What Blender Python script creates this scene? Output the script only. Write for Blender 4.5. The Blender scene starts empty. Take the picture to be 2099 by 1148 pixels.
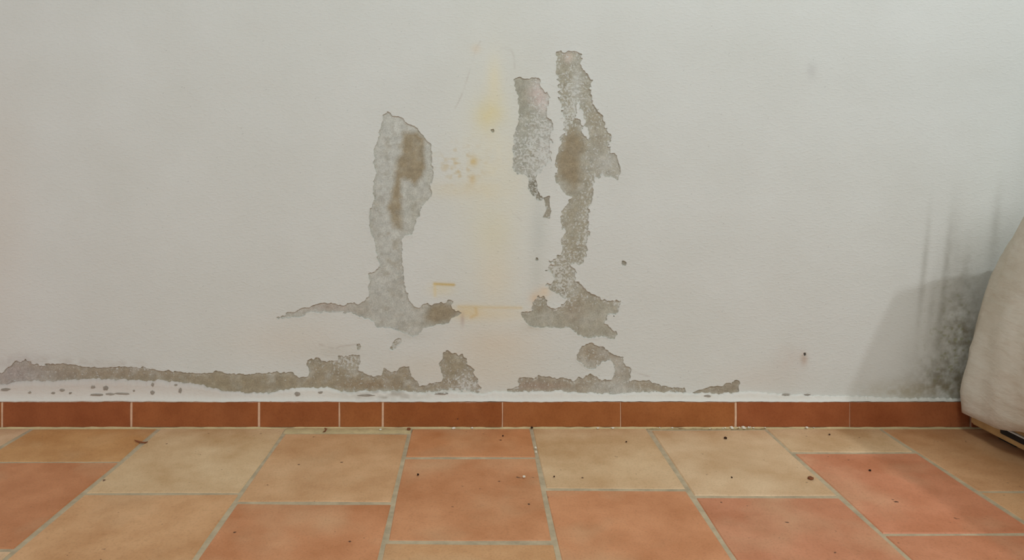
import bpy, bmesh, math, random
import numpy as np
random.seed(7)
SC = bpy.context.scene
COL = SC.collection

# ------------------------------------------------------------------ camera, world, lamps, exposure
# metres: wall plane y = 0, room towards -y, floor z = 0; one photo pixel on the wall is 1.2 mm
S = 0.0012
D = 1.8                      # camera to wall
CX, HZ, FL = 970.0, 339.0, 873.0
CAMZ = (FL - HZ) * S
W_, H_ = 2099.0, 1148.0

cam_d = bpy.data.cameras.new('camera')
cam = bpy.data.objects.new('camera', cam_d)
COL.objects.link(cam)
cam.location = (0, -D, CAMZ)
cam.rotation_euler = (math.radians(90), 0, 0)
cam_d.sensor_fit = 'HORIZONTAL'
cam_d.sensor_width = 36.0
cam_d.lens = 36.0 * (D / S) / W_
cam_d.shift_x = (W_ / 2 - CX) / W_
cam_d.shift_y = -(H_ / 2 - HZ) / W_
cam_d.clip_start = 0.05
SC.camera = cam

world = bpy.data.worlds.new('world')
SC.world = world
world.use_nodes = True
world.node_tree.nodes['Background'].inputs['Color'].default_value = (0.93, 0.98, 1.0, 1)
world.node_tree.nodes['Background'].inputs['Strength'].default_value = 0.12


def lamp(name, kind, loc, energy, color, size=0.05, target=None, size_y=None):
    l = bpy.data.lights.new(name, kind)
    l.energy = energy
    l.color = color
    if kind == 'AREA':
        l.size = size
        if size_y:
            l.shape = 'RECTANGLE'
            l.size_y = size_y
    else:
        l.shadow_soft_size = size
    o = bpy.data.objects.new(name, l)
    o.location = loc
    if target:
        from mathutils import Vector
        o.rotation_euler = (Vector(target) - Vector(loc)).to_track_quat('-Z', 'Y').to_euler()
    COL.objects.link(o)
    return o


lamp('ceiling_bulb', 'POINT', (1.98, -1.5, 2.42), 66, (0.88, 0.93, 1.0), 0.03)
lamp('ceiling_bulb', 'POINT', (1.66, -2.0, 2.42), 60, (0.88, 0.93, 1.0), 0.2)
lamp('ceiling_lamp', 'AREA', (0.0, -2.3, 2.45), 23, (0.86, 0.985, 0.99), 0.5, (0.0, 0, 0.9))
lamp('room_fill', 'AREA', (-0.3, -4.6, 1.5), 21, (0.87, 0.985, 1.0), 1.4, (-0.1, 0, 1.0))  # added fill from behind the camera, lights the wall more than the floor
lamp('room_fill', 'AREA', (-3.3, -1.9, 0.95), 21, (1.0, 0.90, 0.96), 1.1, (0.0, 0, 0.6))  # added low fill from the left, balances the lamps at right

SC.view_settings.view_transform = 'Standard'
SC.view_settings.look = 'None'
SC.view_settings.gamma = 1.0
SC.view_settings.use_curve_mapping = False
SC.view_settings.exposure = 0.0


# ------------------------------------------------------------------ helpers
def lin(c):
    c = np.asarray(c, float) / 255.0
    return np.where(c <= 0.04045, c / 12.92, ((c + 0.055) / 1.055) ** 2.4)


KA = 1.32                    # albedo = linear photo value * KA


def alb(c, k=KA):
    return np.clip(lin(c) * k, 0, 0.92)


def wx(px):
    return (px - CX) * S


def wz(py):
    return (FL - py) * S


def fl(px, py):              # photo pixel -> point on the floor
    r = (FL - HZ) / (py - HZ)
    return ((px - CX) * S * r, -D * (1 - r), 0.0)


def tag(o, label=None, cat=None, group=None, kind=None):
    if label: o['label'] = label
    if cat: o['category'] = cat
    if group: o['group'] = group
    if kind: o['kind'] = kind
    return o


def link(name, me, mat, parent=None):
    o = bpy.data.objects.new(name, me)
    COL.objects.link(o)
    if mat: me.materials.append(mat)
    if parent: o.parent = parent
    return o


def mesh_np(name, co, faces, colors=None, smooth=False):
    """faces: list of tuples or (n,4) array"""
    me = bpy.data.meshes.new(name)
    if isinstance(faces, np.ndarray):
        n, k = faces.shape
        tot = np.full(n, k, np.int32); idx = faces.ravel().astype(np.int32)
    else:
        tot = np.array([len(f) for f in faces], np.int32)
        idx = np.array([i for f in faces for i in f], np.int32)
        n = len(faces)
    start = np.concatenate([[0], np.cumsum(tot)[:-1]]).astype(np.int32)
    me.vertices.add(len(co)); me.vertices.foreach_set('co', np.asarray(co, np.float32).ravel())
    me.loops.add(len(idx)); me.loops.foreach_set('vertex_index', idx)
    me.polygons.add(n)
    me.polygons.foreach_set('loop_start', start)
    me.polygons.foreach_set('loop_total', tot)
    me.polygons.foreach_set('use_smooth', np.full(n, smooth, bool))
    me.update(calc_edges=True)
    if colors is not None:
        a = me.color_attributes.new('tone', 'FLOAT_COLOR', 'POINT')
        a.data.foreach_set('color', np.asarray(colors, np.float32).ravel())
    me.validate()
    return me


_lat = {}


def vnoise(x, y, cell, seed):
    key = seed
    if key not in _lat:
        _lat[key] = np.random.RandomState(seed).rand(512, 512)
    g = _lat[key]
    u = np.asarray(x, float) / cell + 300.3; v = np.asarray(y, float) / cell + 300.7
    iu = np.floor(u).astype(int); iv = np.floor(v).astype(int)
    fu = u - iu; fv = v - iv
    fu = fu * fu * (3 - 2 * fu); fv = fv * fv * (3 - 2 * fv)
    iu &= 511; iv &= 511; ju = (iu + 1) & 511; jv = (iv + 1) & 511
    return ((g[iv, iu] * (1 - fu) + g[iv, ju] * fu) * (1 - fv)
            + (g[jv, iu] * (1 - fu) + g[jv, ju] * fu) * fv) * 2 - 1


def fbm(x, y, cell, seed, octs=3):
    s = 0; a = 1.0; t = 0
    for k in range(octs):
        s = s + a * vnoise(x, y, cell / 2 ** k, seed + k * 17); t += a; a *= 0.55
    return s / t


def sdf(poly, x, y):
    """signed distance in pixels, positive inside"""
    p = np.asarray(poly, float); q = np.roll(p, -1, 0)
    d = np.full(x.shape, 1e9); ins = np.zeros(x.shape, bool)
    for (ax, ay), (bx, by) in zip(p, q):
        ex, ey = bx - ax, by - ay
        t = np.clip(((x - ax) * ex + (y - ay) * ey) / (ex * ex + ey * ey + 1e-9), 0, 1)
        d = np.minimum(d, (x - ax - t * ex) ** 2 + (y - ay - t * ey) ** 2)
        c = (ay > y) != (by > y)
        xi = ax + (y - ay) * ex / (ey if abs(ey) > 1e-9 else 1e-9)
        ins ^= c & (x < xi)
    d = np.sqrt(d)
    return np.where(ins, d, -d)


# ------------------------------------------------------------------ materials
def new_mat(name):
    m = bpy.data.materials.new(name); m.use_nodes = True
    nt = m.node_tree
    return m, nt, nt.nodes, nt.links, nt.nodes['Principled BSDF']


def ramp(ns, p0, p1, c0=(0, 0, 0, 1), c1=(1, 1, 1, 1)):
    r = ns.new('ShaderNodeValToRGB')
    r.color_ramp.elements[0].position = p0; r.color_ramp.elements[1].position = p1
    r.color_ramp.elements[0].color = c0; r.color_ramp.elements[1].color = c1
    return r


def noise(ns, ls, scale, detail=3, rough=0.55, vec=None):
    n = ns.new('ShaderNodeTexNoise')
    n.inputs['Scale'].default_value = scale; n.inputs['Detail'].default_value = detail
    n.inputs['Roughness'].default_value = rough
    if vec is not None: ls.new(vec, n.inputs['Vector'])
    return n


def mixc(ns, ls, fac, a, b, mode='MIX'):
    m = ns.new('ShaderNodeMix'); m.data_type = 'RGBA'; m.blend_type = mode
    for sock, v in ((m.inputs[0], fac), (m.inputs[6], a), (m.inputs[7], b)):
        if hasattr(v, 'is_output'): ls.new(v, sock)
        elif isinstance(v, (int, float)): sock.default_value = v
        else: sock.default_value = tuple(v) + ((1,) if len(v) == 3 else ())
    return m.outputs[2]


PAINT = (190, 190, 183)


def wall_paint():
    m, nt, ns, ls, b = new_mat('wall_paint')
    at = ns.new('ShaderNodeAttribute'); at.attribute_name = 'tone'
    tc = ns.new('ShaderNodeTexCoord')
    big = noise(ns, ls, 5, 3, 0.5, tc.outputs['Object'])
    r = ramp(ns, 0.3, 0.7, (0.972, 0.968, 0.96, 1), (1.02, 1.02, 1.025, 1))
    ls.new(big.outputs['Fac'], r.inputs[0])
    c = mixc(ns, ls, 1.0, at.outputs['Color'], r.outputs[0], 'MULTIPLY')
    ls.new(c, b.inputs['Base Color'])
    b.inputs['Roughness'].default_value = 0.85
    b.inputs['Specular IOR Level'].default_value = 0.2
    # brushed, slightly lumpy lime paint
    mp = ns.new('ShaderNodeMapping')
    mp.inputs['Rotation'].default_value = (0, math.radians(38), 0)
    mp.inputs['Scale'].default_value = (1, 1, 2.2)
    ls.new(tc.outputs['Object'], mp.inputs['Vector'])
    n1 = noise(ns, ls, 95, 4, 0.6, mp.outputs['Vector'])
    n2 = noise(ns, ls, 14, 2, 0.5, tc.outputs['Object'])
    sel = ramp(ns, 0.48, 0.80); ls.new(n1.outputs['Fac'], sel.inputs[0])
    ma = ns.new('ShaderNodeMath'); ma.operation = 'MULTIPLY_ADD'
    ls.new(sel.outputs[0], ma.inputs[0]); ma.inputs[1].default_value = 1.0
    ls.new(n2.outputs['Fac'], ma.inputs[2])
    bp = ns.new('ShaderNodeBump'); bp.inputs['Strength'].default_value = 0.36
    bp.inputs['Distance'].default_value = 0.0017
    ls.new(ma.outputs[0], bp.inputs['Height']); ls.new(bp.outputs[0], b.inputs['Normal'])
    return m


def bare_render():
    m, nt, ns, ls, b = new_mat('bare_render')
    at = ns.new('ShaderNodeAttribute'); at.attribute_name = 'tone'
    tc = ns.new('ShaderNodeTexCoord')
    n1 = noise(ns, ls, 330, 4, 0.7, tc.outputs['Object'])
    r1 = ramp(ns, 0.3, 0.7, (0.82, 0.81, 0.79, 1), (1.16, 1.16, 1.16, 1)); ls.new(n1.outputs['Fac'], r1.inputs[0])
    c = mixc(ns, ls, 1.0, at.outputs['Color'], r1.outputs[0], 'MULTIPLY')
    n3 = noise(ns, ls, 60, 4, 0.65, tc.outputs['Object'])
    r3 = ramp(ns, 0.3, 0.7, (0.85, 0.85, 0.85, 1), (1.13, 1.13, 1.13, 1)); ls.new(n3.outputs['Fac'], r3.inputs[0])
    c = mixc(ns, ls, 1.0, c, r3.outputs[0], 'MULTIPLY')
    # crumbs of paint left in the pores
    n2 = noise(ns, ls, 210, 3, 0.6, tc.outputs['Object'])
    ad = ns.new('ShaderNodeMath'); ad.operation = 'ADD'
    ls.new(n2.outputs['Fac'], ad.inputs[0])
    sc = ns.new('ShaderNodeMath'); sc.operation = 'MULTIPLY_ADD'
    ls.new(at.outputs['Alpha'], sc.inputs[0]); sc.inputs[1].default_value = 0.46; sc.inputs[2].default_value = -0.26
    ls.new(sc.outputs[0], ad.inputs[1])
    r2 = ramp(ns, 0.46, 0.56, (0,0,0,1), (0.72,0.72,0.72,1)); ls.new(ad.outputs[0], r2.inputs[0])
    c = mixc(ns, ls, r2.outputs[0], c, tuple(alb(PAINT)))
    ls.new(c, b.inputs['Base Color'])
    b.inputs['Roughness'].default_value = 0.95
    b.inputs['Specular IOR Level'].default_value = 0.1
    h = ns.new('ShaderNodeMath'); h.operation = 'MULTIPLY_ADD'
    ls.new(r2.outputs[0], h.inputs[0]); h.inputs[1].default_value = 0.9; ls.new(n1.outputs['Fac'], h.inputs[2])
    bp = ns.new('ShaderNodeBump'); bp.inputs['Strength'].default_value = 0.6
    bp.inputs['Distance'].default_value = 0.0012
    ls.new(h.outputs[0], bp.inputs['Height']); ls.new(bp.outputs[0], b.inputs['Normal'])
    return m


def terracotta(name, mott=(0.80, 1.16), rough=0.55, pale=0.35, smear=False):
    m, nt, ns, ls, b = new_mat(name)
    oi = ns.new('ShaderNodeObjectInfo'); tc = ns.new('ShaderNodeTexCoord')
    off = ns.new('ShaderNodeVectorMath'); off.operation = 'MULTIPLY_ADD'
    ls.new(oi.outputs['Random'], off.inputs[0]); off.inputs[1].default_value = (37, 53, 19)
    ls.new(tc.outputs['Object'], off.inputs[2])
    v = off.outputs[0]
    n1 = noise(ns, ls, 9, 5, 0.6, v)
    r1 = ramp(ns, 0.32, 0.68, (mott[0] * 1.10, mott[0] * 0.95, mott[0] * 0.79, 1), (mott[1], mott[1], mott[1], 1))
    ls.new(n1.outputs['Fac'], r1.inputs[0])
    c = mixc(ns, ls, 1.0, oi.outputs['Color'], r1.outputs[0], 'MULTIPLY')
    n2 = noise(ns, ls, 5, 3, 0.55, v)
    r2 = ramp(ns, 0.5, 0.78); ls.new(n2.outputs['Fac'], r2.inputs[0])
    ms = ns.new('ShaderNodeMath'); ms.operation = 'MULTIPLY'; ms.inputs[1].default_value = pale
    ls.new(r2.outputs[0], ms.inputs[0])
    c = mixc(ns, ls, ms.outputs[0], c, tuple(alb((188, 158, 122))))
    n3 = noise(ns, ls, 240, 3, 0.7, v)
    r3 = ramp(ns, 0.25, 0.5, (0.80, 0.78, 0.74, 1), (1, 1, 1, 1)); ls.new(n3.outputs['Fac'], r3.inputs[0])
    c = mixc(ns, ls, 1.0, c, r3.outputs[0], 'MULTIPLY')
    if smear:
        sx = ns.new('ShaderNodeSeparateXYZ'); ls.new(tc.outputs['Object'], sx.inputs[0])
        n5 = noise(ns, ls, 22, 4, 0.65, v)
        mz = ns.new('ShaderNodeMath'); mz.operation = 'MULTIPLY_ADD'
        ls.new(sx.outputs['Z'], mz.inputs[0]); mz.inputs[1].default_value = 75; mz.inputs[2].default_value = -4.72
        az = ns.new('ShaderNodeMath'); az.operation = 'ADD'
        ls.new(mz.outputs[0], az.inputs[0]); ls.new(n5.outputs['Fac'], az.inputs[1])
        r5 = ramp(ns, 0.42, 0.75, (0, 0, 0, 1), (0.6, 0.6, 0.6, 1)); ls.new(az.outputs[0], r5.inputs[0])
        c = mixc(ns, ls, r5.outputs[0], c, tuple(alb((190, 160, 144))))
    # few dark rusty specks
    n4 = noise(ns, ls, 55, 2, 0.5, v)
    r4 = ramp(ns, 0.74, 0.79); ls.new(n4.outputs['Fac'], r4.inputs[0])
    c = mixc(ns, ls, r4.outputs[0], c, (0.10, 0.035, 0.015))
    ls.new(c, b.inputs['Base Color'])
    b.inputs['Roughness'].default_value = rough
    b.inputs['Specular IOR Level'].default_value = 0.3
    bp = ns.new('ShaderNodeBump'); bp.inputs['Strength'].default_value = 0.25
    bp.inputs['Distance'].default_value = 0.001
    ls.new(n3.outputs['Fac'], bp.inputs['Height']); ls.new(bp.outputs[0], b.inputs['Normal'])
    return m


def rough_mat(name, color, var=0.15, scale=40, bump=0.5, dist=0.001, rough=0.9, spec=0.2, metal=0):
    m, nt, ns, ls, b = new_mat(name)
    tc = ns.new('ShaderNodeTexCoord')
    n = noise(ns, ls, scale, 4, 0.65, tc.outputs['Object'])
    c = np.asarray(color)
    r = ramp(ns, 0.3, 0.7, tuple(c * (1 - var)) + (1,), tuple(np.clip(c * (1 + var), 0, 1)) + (1,))
    ls.new(n.outputs['Fac'], r.inputs[0]); ls.new(r.outputs[0], b.inputs['Base Color'])
    b.inputs['Roughness'].default_value = rough; b.inputs['Specular IOR Level'].default_value = spec
    b.inputs['Metallic'].default_value = metal
    n2 = noise(ns, ls, scale * 6, 3, 0.6, tc.outputs['Object'])
    bp = ns.new('ShaderNodeBump'); bp.inputs['Strength'].default_value = bump
    bp.inputs['Distance'].default_value = dist
    ls.new(n2.outputs['Fac'], bp.inputs['Height']); ls.new(bp.outputs[0], b.inputs['Normal'])
    return m


def cloth_mat():
    m, nt, ns, ls, b = new_mat('sheet_cloth')
    tc = ns.new('ShaderNodeTexCoord')
    n = noise(ns, ls, 7, 4, 0.6, tc.outputs['Object'])
    r = ramp(ns, 0.3, 0.7, tuple(alb((172, 164, 147))) + (1,), tuple(alb((194, 189, 176))) + (1,))
    ls.new(n.outputs['Fac'], r.inputs[0]); ls.new(r.outputs[0], b.inputs['Base Color'])
    b.inputs['Roughness'].default_value = 0.95; b.inputs['Specular IOR Level'].default_value = 0.1
    w1 = ns.new('ShaderNodeTexWave'); w1.bands_direction = 'Z'; w1.inputs['Scale'].default_value = 160
    w2 = ns.new('ShaderNodeTexWave'); w2.bands_direction = 'Y'; w2.inputs['Scale'].default_value = 160
    for w in (w1, w2):
        w.inputs['Distortion'].default_value = 2.0; ls.new(tc.outputs['Object'], w.inputs['Vector'])
    ad = ns.new('ShaderNodeMath'); ad.operation = 'ADD'
    ls.new(w1.outputs['Fac'], ad.inputs[0]); ls.new(w2.outputs['Fac'], ad.inputs[1])
    bp = ns.new('ShaderNodeBump'); bp.inputs['Strength'].default_value = 0.2
    bp.inputs['Distance'].default_value = 0.0006
    ls.new(ad.outputs[0], bp.inputs['Height'])
    mp = ns.new('ShaderNodeMapping'); mp.inputs['Rotation'].default_value = (math.radians(35), 0, 0)
    mp.inputs['Scale'].default_value = (1, 1, 3.0); ls.new(tc.outputs['Object'], mp.inputs['Vector'])
    nw = noise(ns, ls, 9, 4, 0.55, mp.outputs['Vector'])
    b2 = ns.new('ShaderNodeBump'); b2.inputs['Strength'].default_value = 0.6; b2.inputs['Distance'].default_value = 0.012
    ls.new(nw.outputs['Fac'], b2.inputs['Height']); ls.new(bp.outputs[0], b2.inputs['Normal'])
    ls.new(b2.outputs[0], b.inputs['Normal'])
    return m


M_PAINT = wall_paint()
M_BARE = bare_render()
M_TILE = terracotta('floor_terracotta', (0.80, 1.16), 0.5, 0.5)
M_SKIRT = terracotta('baseboard_terracotta', (0.78, 1.2), 0.6, 0.06, True)
M_GROUT = rough_mat('floor_grout', alb((164, 147, 120)), 0.2, 30, 0.6)
M_JOINT = rough_mat('baseboard_joint', alb((196, 162, 134)), 0.12, 50, 0.4)
M_FILL = rough_mat('white_plaster', alb((199, 198, 189)), 0.06, 45, 0.6, 0.0015)
M_CLOTH = cloth_mat()

# ------------------------------------------------------------------ back wall: paint skin with flaked-off areas
# outlines of the flaked areas in photo pixels
P_LEFT = [(785,237),(794,229),(806,236),(820,240),(834,251),(856,263),(862,273),(871,284),(884,296),(885,310),(884,327),(888,351),(888,366),(883,380),(886,402),(876,411),(866,420),(860,434),(860,444),(853,450),(852,459),(845,480),(830,483),(825,492),(825,524),(824,540),(827,566),(831,591),(838,612),(849,626),(857,632),(865,626),(876,622),(884,624),(895,622),(905,621),(914,620),(920,613),(929,618),(925,625),(931,635),(939,638),(946,641),(937,648),(926,651),(921,663),(903,665),(868,672),(857,687),(847,693),(833,684),(796,672),(774,671),(767,662),(752,653),(735,647),(720,642),(686,640),(642,640),(630,641),(623,649),(606,651),(572,654),(562,651),(584,647),(589,640),(603,639),(620,631),(637,629),(655,622),(672,621),(686,622),(706,627),(713,623),(725,621),(735,623),(747,620),(753,606),(755,597),(753,592),(756,577),(753,559),(768,558),(780,547),(774,531),(770,514),(767,492),(762,484),(757,467),(757,456),(757,434),(765,415),(765,390),(765,368),(771,356),(767,337),(766,305),(773,290),(780,261),(784,246)]
P_MID = [(1054,164),(1060,159),(1070,158),(1075,164),(1086,161),(1098,159),(1105,164),(1109,178),(1116,190),(1124,191),(1127,200),(1123,219),(1123,236),(1130,253),(1130,275),(1132,303),(1128,331),(1108,352),(1098,366),(1101,385),(1108,400),(1114,411),(1100,410),(1089,398),(1083,386),(1084,366),(1075,358),(1061,359),(1052,345),(1049,303),(1052,275),(1059,258),(1063,236),(1064,219),(1059,203),(1056,180)]
P_MIDLOW = [(1114,406),(1127,401),(1127,416),(1130,433),(1127,448),(1121,446),(1113,446),(1119,430),(1117,418)]
P_RIGHT = [(1139,105),(1144,102),(1152,108),(1162,106),(1170,105),(1181,106),(1192,112),(1194,122),(1190,130),(1192,141),(1203,151),(1214,164),(1212,186),(1213,205),(1223,224),(1236,235),(1238,247),(1243,261),(1251,275),(1250,295),(1252,313),(1261,313),(1268,331),(1271,356),(1265,367),(1251,364),(1237,359),(1223,367),(1217,381),(1214,400),(1213,410),(1209,427),(1207,463),(1206,499),(1201,525),(1190,546),(1181,541),(1172,544),(1181,558),(1179,576),(1190,581),(1201,596),(1213,601),(1234,614),(1261,620),(1264,616),(1273,617),(1274,626),(1265,644),(1243,648),(1240,661),(1258,676),(1264,682),(1261,696),(1252,696),(1231,691),(1207,693),(1184,685),(1166,672),(1157,675),(1133,670),(1101,672),(1083,667),(1070,650),(1067,642),(1073,638),(1089,638),(1092,623),(1098,613),(1104,607),(1116,606),(1121,614),(1123,626),(1142,632),(1148,632),(1157,623),(1161,614),(1154,607),(1139,604),(1124,592),(1119,584),(1119,577),(1127,578),(1130,570),(1119,561),(1121,555),(1130,534),(1142,525),(1154,522),(1151,496),(1157,478),(1161,469),(1153,469),(1147,451),(1154,433),(1164,420),(1163,410),(1173,407),(1160,398),(1145,383),(1139,370),(1139,348),(1138,325),(1146,311),(1145,286),(1159,272),(1152,236),(1148,208),(1144,178),(1139,150),(1139,127)]
P_SLIVER = [(1179,212),(1184,210),(1190,224),(1196,240),(1199,258),(1208,280),(1205,284),(1199,278),(1192,256),(1184,238)]
P_BAND = [(-30,770),(5,764),(16,755),(31,742),(52,737),(68,746),(86,750),(107,744),(136,746),(170,752),(204,754),(240,750),(277,752),(333,760),(367,762),(417,767),(443,760),(467,765),(500,768),(533,765),(567,763),(600,765),(613,775),(633,770),(633,756),(630,748),(630,739),(637,735),(646,737),(654,730),(661,737),(668,739),(678,741),(690,739),(693,729),(705,730),(717,728),(729,728),(739,728),(741,739),(739,747),(735,758),(743,763),(756,769),(763,771),(771,768),(782,770),(784,762),(785,753),(789,753),(792,761),(803,762),(812,761),(818,753),(828,750),(839,752),(842,761),(845,773),(856,781),(860,791),(870,790),(886,785),(902,781),(907,774),(904,757),(900,745),(907,736),(906,730),(909,723),(918,719),(926,724),(939,727),(948,727),(958,736),(960,747),(968,753),(973,758),(974,772),(982,778),(992,784),(980,787),(987,794),(987,801),(975,806),(957,803),(939,800),(924,799),(902,801),(884,804),(864,806),(840,810),(780,812),(400,815),(-30,815)]
P_RBAND = [(1036,796),(1037,799),(1049,797),(1063,791),(1059,783),(1063,776),(1073,772),(1094,776),(1103,771),(1111,774),(1126,771),(1141,776),(1154,774),(1176,780),(1186,774),(1195,777),(1200,770),(1211,767),(1223,771),(1227,776),(1237,780),(1254,777),(1259,767),(1260,756),(1256,743),(1246,740),(1234,744),(1226,751),(1216,759),(1206,756),(1197,754),(1191,744),(1181,737),(1184,723),(1190,714),(1201,704),(1213,704),(1224,709),(1240,711),(1249,721),(1263,727),(1279,731),(1277,741),(1284,751),(1294,756),(1293,770),(1288,782),(1294,781),(1304,780),(1331,780),(1338,785),(1355,791),(1378,795),(1403,795),(1409,805),(1388,804),(1363,808),(1300,812),(1250,812),(1180,812),(1130,806),(1060,806),(1040,803)]
P_TIP = [(1419,806),(1430,800),(1451,795),(1459,792),(1482,791),(1489,785),(1499,786),(1505,779),(1516,781),(1518,786),(1513,790),(1515,806),(1480,812)]
P_CHIP = [(814,694),(823,694),(825,699),(820,705),(813,708),(812,714),(804,719),(800,714),(806,705),(808,697)]
P_CHIP2 = [(730,705),(737,704),(739,712),(735,720),(731,717)]
P_DOT = [(1275,535),(1281,534),(1285,539),(1283,546),(1277,545),(1273,540)]
P_DOT2 = [(1098,528),(1103,527),(1105,532),(1102,537),(1098,534)]
P_NAIL = [(1647,724),(1652,723),(1653,728),(1649,731)]
P_DOT3 = [(1006,266),(1012,265),(1013,271),(1008,272)]

# name, outline, edge roughness px, base tone, crumbs 0..1, label
PATCH = [
 ('bare_patch', P_LEFT, 2.4, (174,174,166), 0.22, 'tall left bare patch of light grey render with a brown damp core'),
 ('bare_patch', P_MID, 2.6, (155,154,142), 0.40, 'bare grey patch with a pinkish top corner, left of the tallest one'),
 ('bare_patch', P_MIDLOW, 1.4, (138,132,116), 0.35, None),
 ('bare_patch', P_RIGHT, 3.4, (150,145,129), 0.34, 'tallest bare patch of brownish render, right of the pink cornered one'),
 ('bare_patch', P_BAND, 2.4, (146,136,117), 0.28, 'long bare band of brown render above the left baseboard'),
 ('bare_patch', P_RBAND, 2.2, (148,138,121), 0.30, 'hooked bare patch of render above the baseboard right of centre'),
 ('bare_patch', P_TIP, 1.8, (140,130,113), 0.15, 'small fin shaped bare patch at the right end of the damage'),
 ('bare_patch', P_CHIP, 2.2, (142,132,112), 0.45, None),
 ('bare_patch', P_CHIP2, 1.8, (146,138,120), 0.45, None),
 ('bare_patch', P_DOT, 1.5, (128,122,108), 0.2, None),
 ('bare_patch', P_DOT2, 1.2, (128,124,110), 0.2, None),
 ('bare_patch', P_DOT3, 1.0, (140,128,98), 0.2, None),
 ('dark_hole', P_NAIL, 0.8, (62,52,46), 0.0, 'tiny dark hole low on the right part of the wall'),
]
STEP = 1.6
gx = np.arange(-40, 2142, STEP); gy = np.arange(-60, 882, STEP)
NX, NY = len(gx), len(gy)
X, Y = np.meshgrid(gx, gy)
field = np.full(X.shape, -60.0); owner = np.zeros(X.shape, int)
rag = 0.62 * fbm(X, Y, 15, 3, 3) + 0.8 * vnoise(X, Y, 6, 91) + 0.55 * vnoise(X, Y, 3.6, 92)
for k, (nm, poly, amp, tone, fk, lb) in enumerate(PATCH):
    pa = np.array(poly); m = 50
    i0, i1 = np.searchsorted(gx, [pa[:,0].min() - m, pa[:,0].max() + m])
    j0, j1 = np.searchsorted(gy, [pa[:,1].min() - m, pa[:,1].max() + m])
    sl = np.s_[j0:j1, i0:i1]
    s = sdf(poly, X[sl], Y[sl])
    if poly is P_RIGHT:
        s = np.minimum(s, -sdf(P_SLIVER, X[sl], Y[sl]))
    if poly is P_MID or poly is P_RIGHT or poly is P_BAND:
        # flaky zones: paint breaks into crumbs well inside and outside the outline
        z = np.zeros(s.shape)
        for (cx, cy, sx, sy, a) in ([(1062,235,12,80,3),(1085,300,40,32,4),(1128,300,20,70,8)] if poly is P_MID else
                                    [(1145,200,8,90,4),(1135,560,26,40,9),(1165,235,25,60,4),(1200,240,12,50,5),(1150,340,14,50,4),(1195,440,22,90,3)] if poly is P_RIGHT else
                                    [(715,735,36,18,6),(955,785,34,16,6),(668,735,40,8,5),(950,735,20,16,4)]):
            z = np.maximum(z, a * np.exp(-((X[sl] - cx) / sx) ** 2 - ((Y[sl] - cy) / sy) ** 2))
        s = np.where(s > -5, s - z * np.clip(vnoise(X[sl], Y[sl], 6.5, 55) + 0.25 + 0.5 * vnoise(X[sl], Y[sl], 16, 56), -0.4, 1.4), s)
    s = s + amp * rag[sl]
    better = s > field[sl]
    field[sl] = np.where(better, s, field[sl]); owner[sl] = np.where(better, k, owner[sl])


def gauss(cx, cy, sx, sy, rot=0.0):
    c, s_ = math.cos(rot), math.sin(rot)
    dx, dy = X - cx, Y - cy
    u = dx * c + dy * s_; v = -dx * s_ + dy * c
    return np.exp(-0.5 * ((u / sx) ** 2 + (v / sy) ** 2))


def blend(C, w, tone, k=KA):
    w = np.clip(w, 0, 1)[..., None]
    return C * (1 - w) + alb(tone, k) * w


def stroke(pts, width):
    d = np.full(X.shape, 1e9)
    for (ax, ay), (bx, by) in zip(pts[:-1], pts[1:]):
        ex, ey = bx - ax, by - ay
        t = np.clip(((X - ax) * ex + (Y - ay) * ey) / (ex * ex + ey * ey), 0, 1)
        d = np.minimum(d, np.hypot(X - ax - t * ex, Y - ay - t * ey))
    return np.exp(-0.5 * (d / width) ** 2)


# ---- stains, dirt and, near the furniture, shade in the paint colour
C = np.zeros(X.shape + (3,)); C[:] = alb(PAINT)
sp = 0.5 + 0.5 * fbm(X, Y, 26, 201, 3); sp2 = np.clip(0.5 + 0.9 * fbm(X, Y, 9, 231, 2), 0, 1)
C = blend(C, 0.30 * gauss(1012, 400, 60, 210), (197, 194, 168))
C = blend(C, (0.35 + 0.5 * sp) * gauss(1003, 232, 21, 26, 0.3), (197, 185, 140))
C = blend(C, 0.5 * gauss(1013, 165, 11, 34), (203, 192, 158))
C = blend(C, 0.45 * sp * gauss(1010, 360, 40, 60), (205, 192, 158))
C = blend(C, 0.45 * gauss(1010, 480, 26, 32), (195, 188, 160))
C = blend(C, 0.30 * gauss(1015, 570, 26, 40), (205, 188, 156))
C = blend(C, 0.75 * np.clip(sp2 * 1.7 - 0.75, 0, 1) * gauss(945, 340, 30, 26), (176, 154, 104))
C = blend(C, 0.30 * gauss(940, 390, 60, 12), (196, 182, 148))
C = blend(C, 0.75 * gauss(971, 331, 6, 7), (186, 164, 112))
C = blend(C, 0.6 * gauss(968, 368, 5, 8), (186, 164, 118))
C = blend(C, 0.9 * stroke([(891, 582), (930, 584)], 2.2), (178, 152, 92))
C = blend(C, 0.45 * stroke([(891, 583), (892, 606)], 2.4), (196, 176, 122))
C = blend(C, 0.35 * gauss(905, 594, 18, 9), (200, 184, 138))
C = blend(C, 0.55 * gauss(958, 640, 22, 10), (198, 176, 124))
C = blend(C, 0.6 * stroke([(975, 632), (977, 645), (966, 650)], 2.5), (186, 160, 108))
C = blend(C, 0.5 * stroke([(940, 629), (1005, 630), (1068, 631)], 2.2), (190, 170, 126))
C = blend(C, 0.35 * gauss(1010, 644, 52, 11), (202, 182, 142))
C = blend(C, 0.50 * gauss(1015, 705, 60, 26), (192, 176, 152))
C = blend(C, 0.30 * gauss(1010, 765, 70, 30), (192, 176, 148))
C = blend(C, 0.65 * gauss(1098, 612, 9, 10), (196, 168, 134))
C = blend(C, 0.6 * gauss(1115, 598, 9, 8), (202, 178, 146))
C = blend(C, 0.4 * gauss(948, 655, 3, 10), (150, 122, 112))
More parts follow.
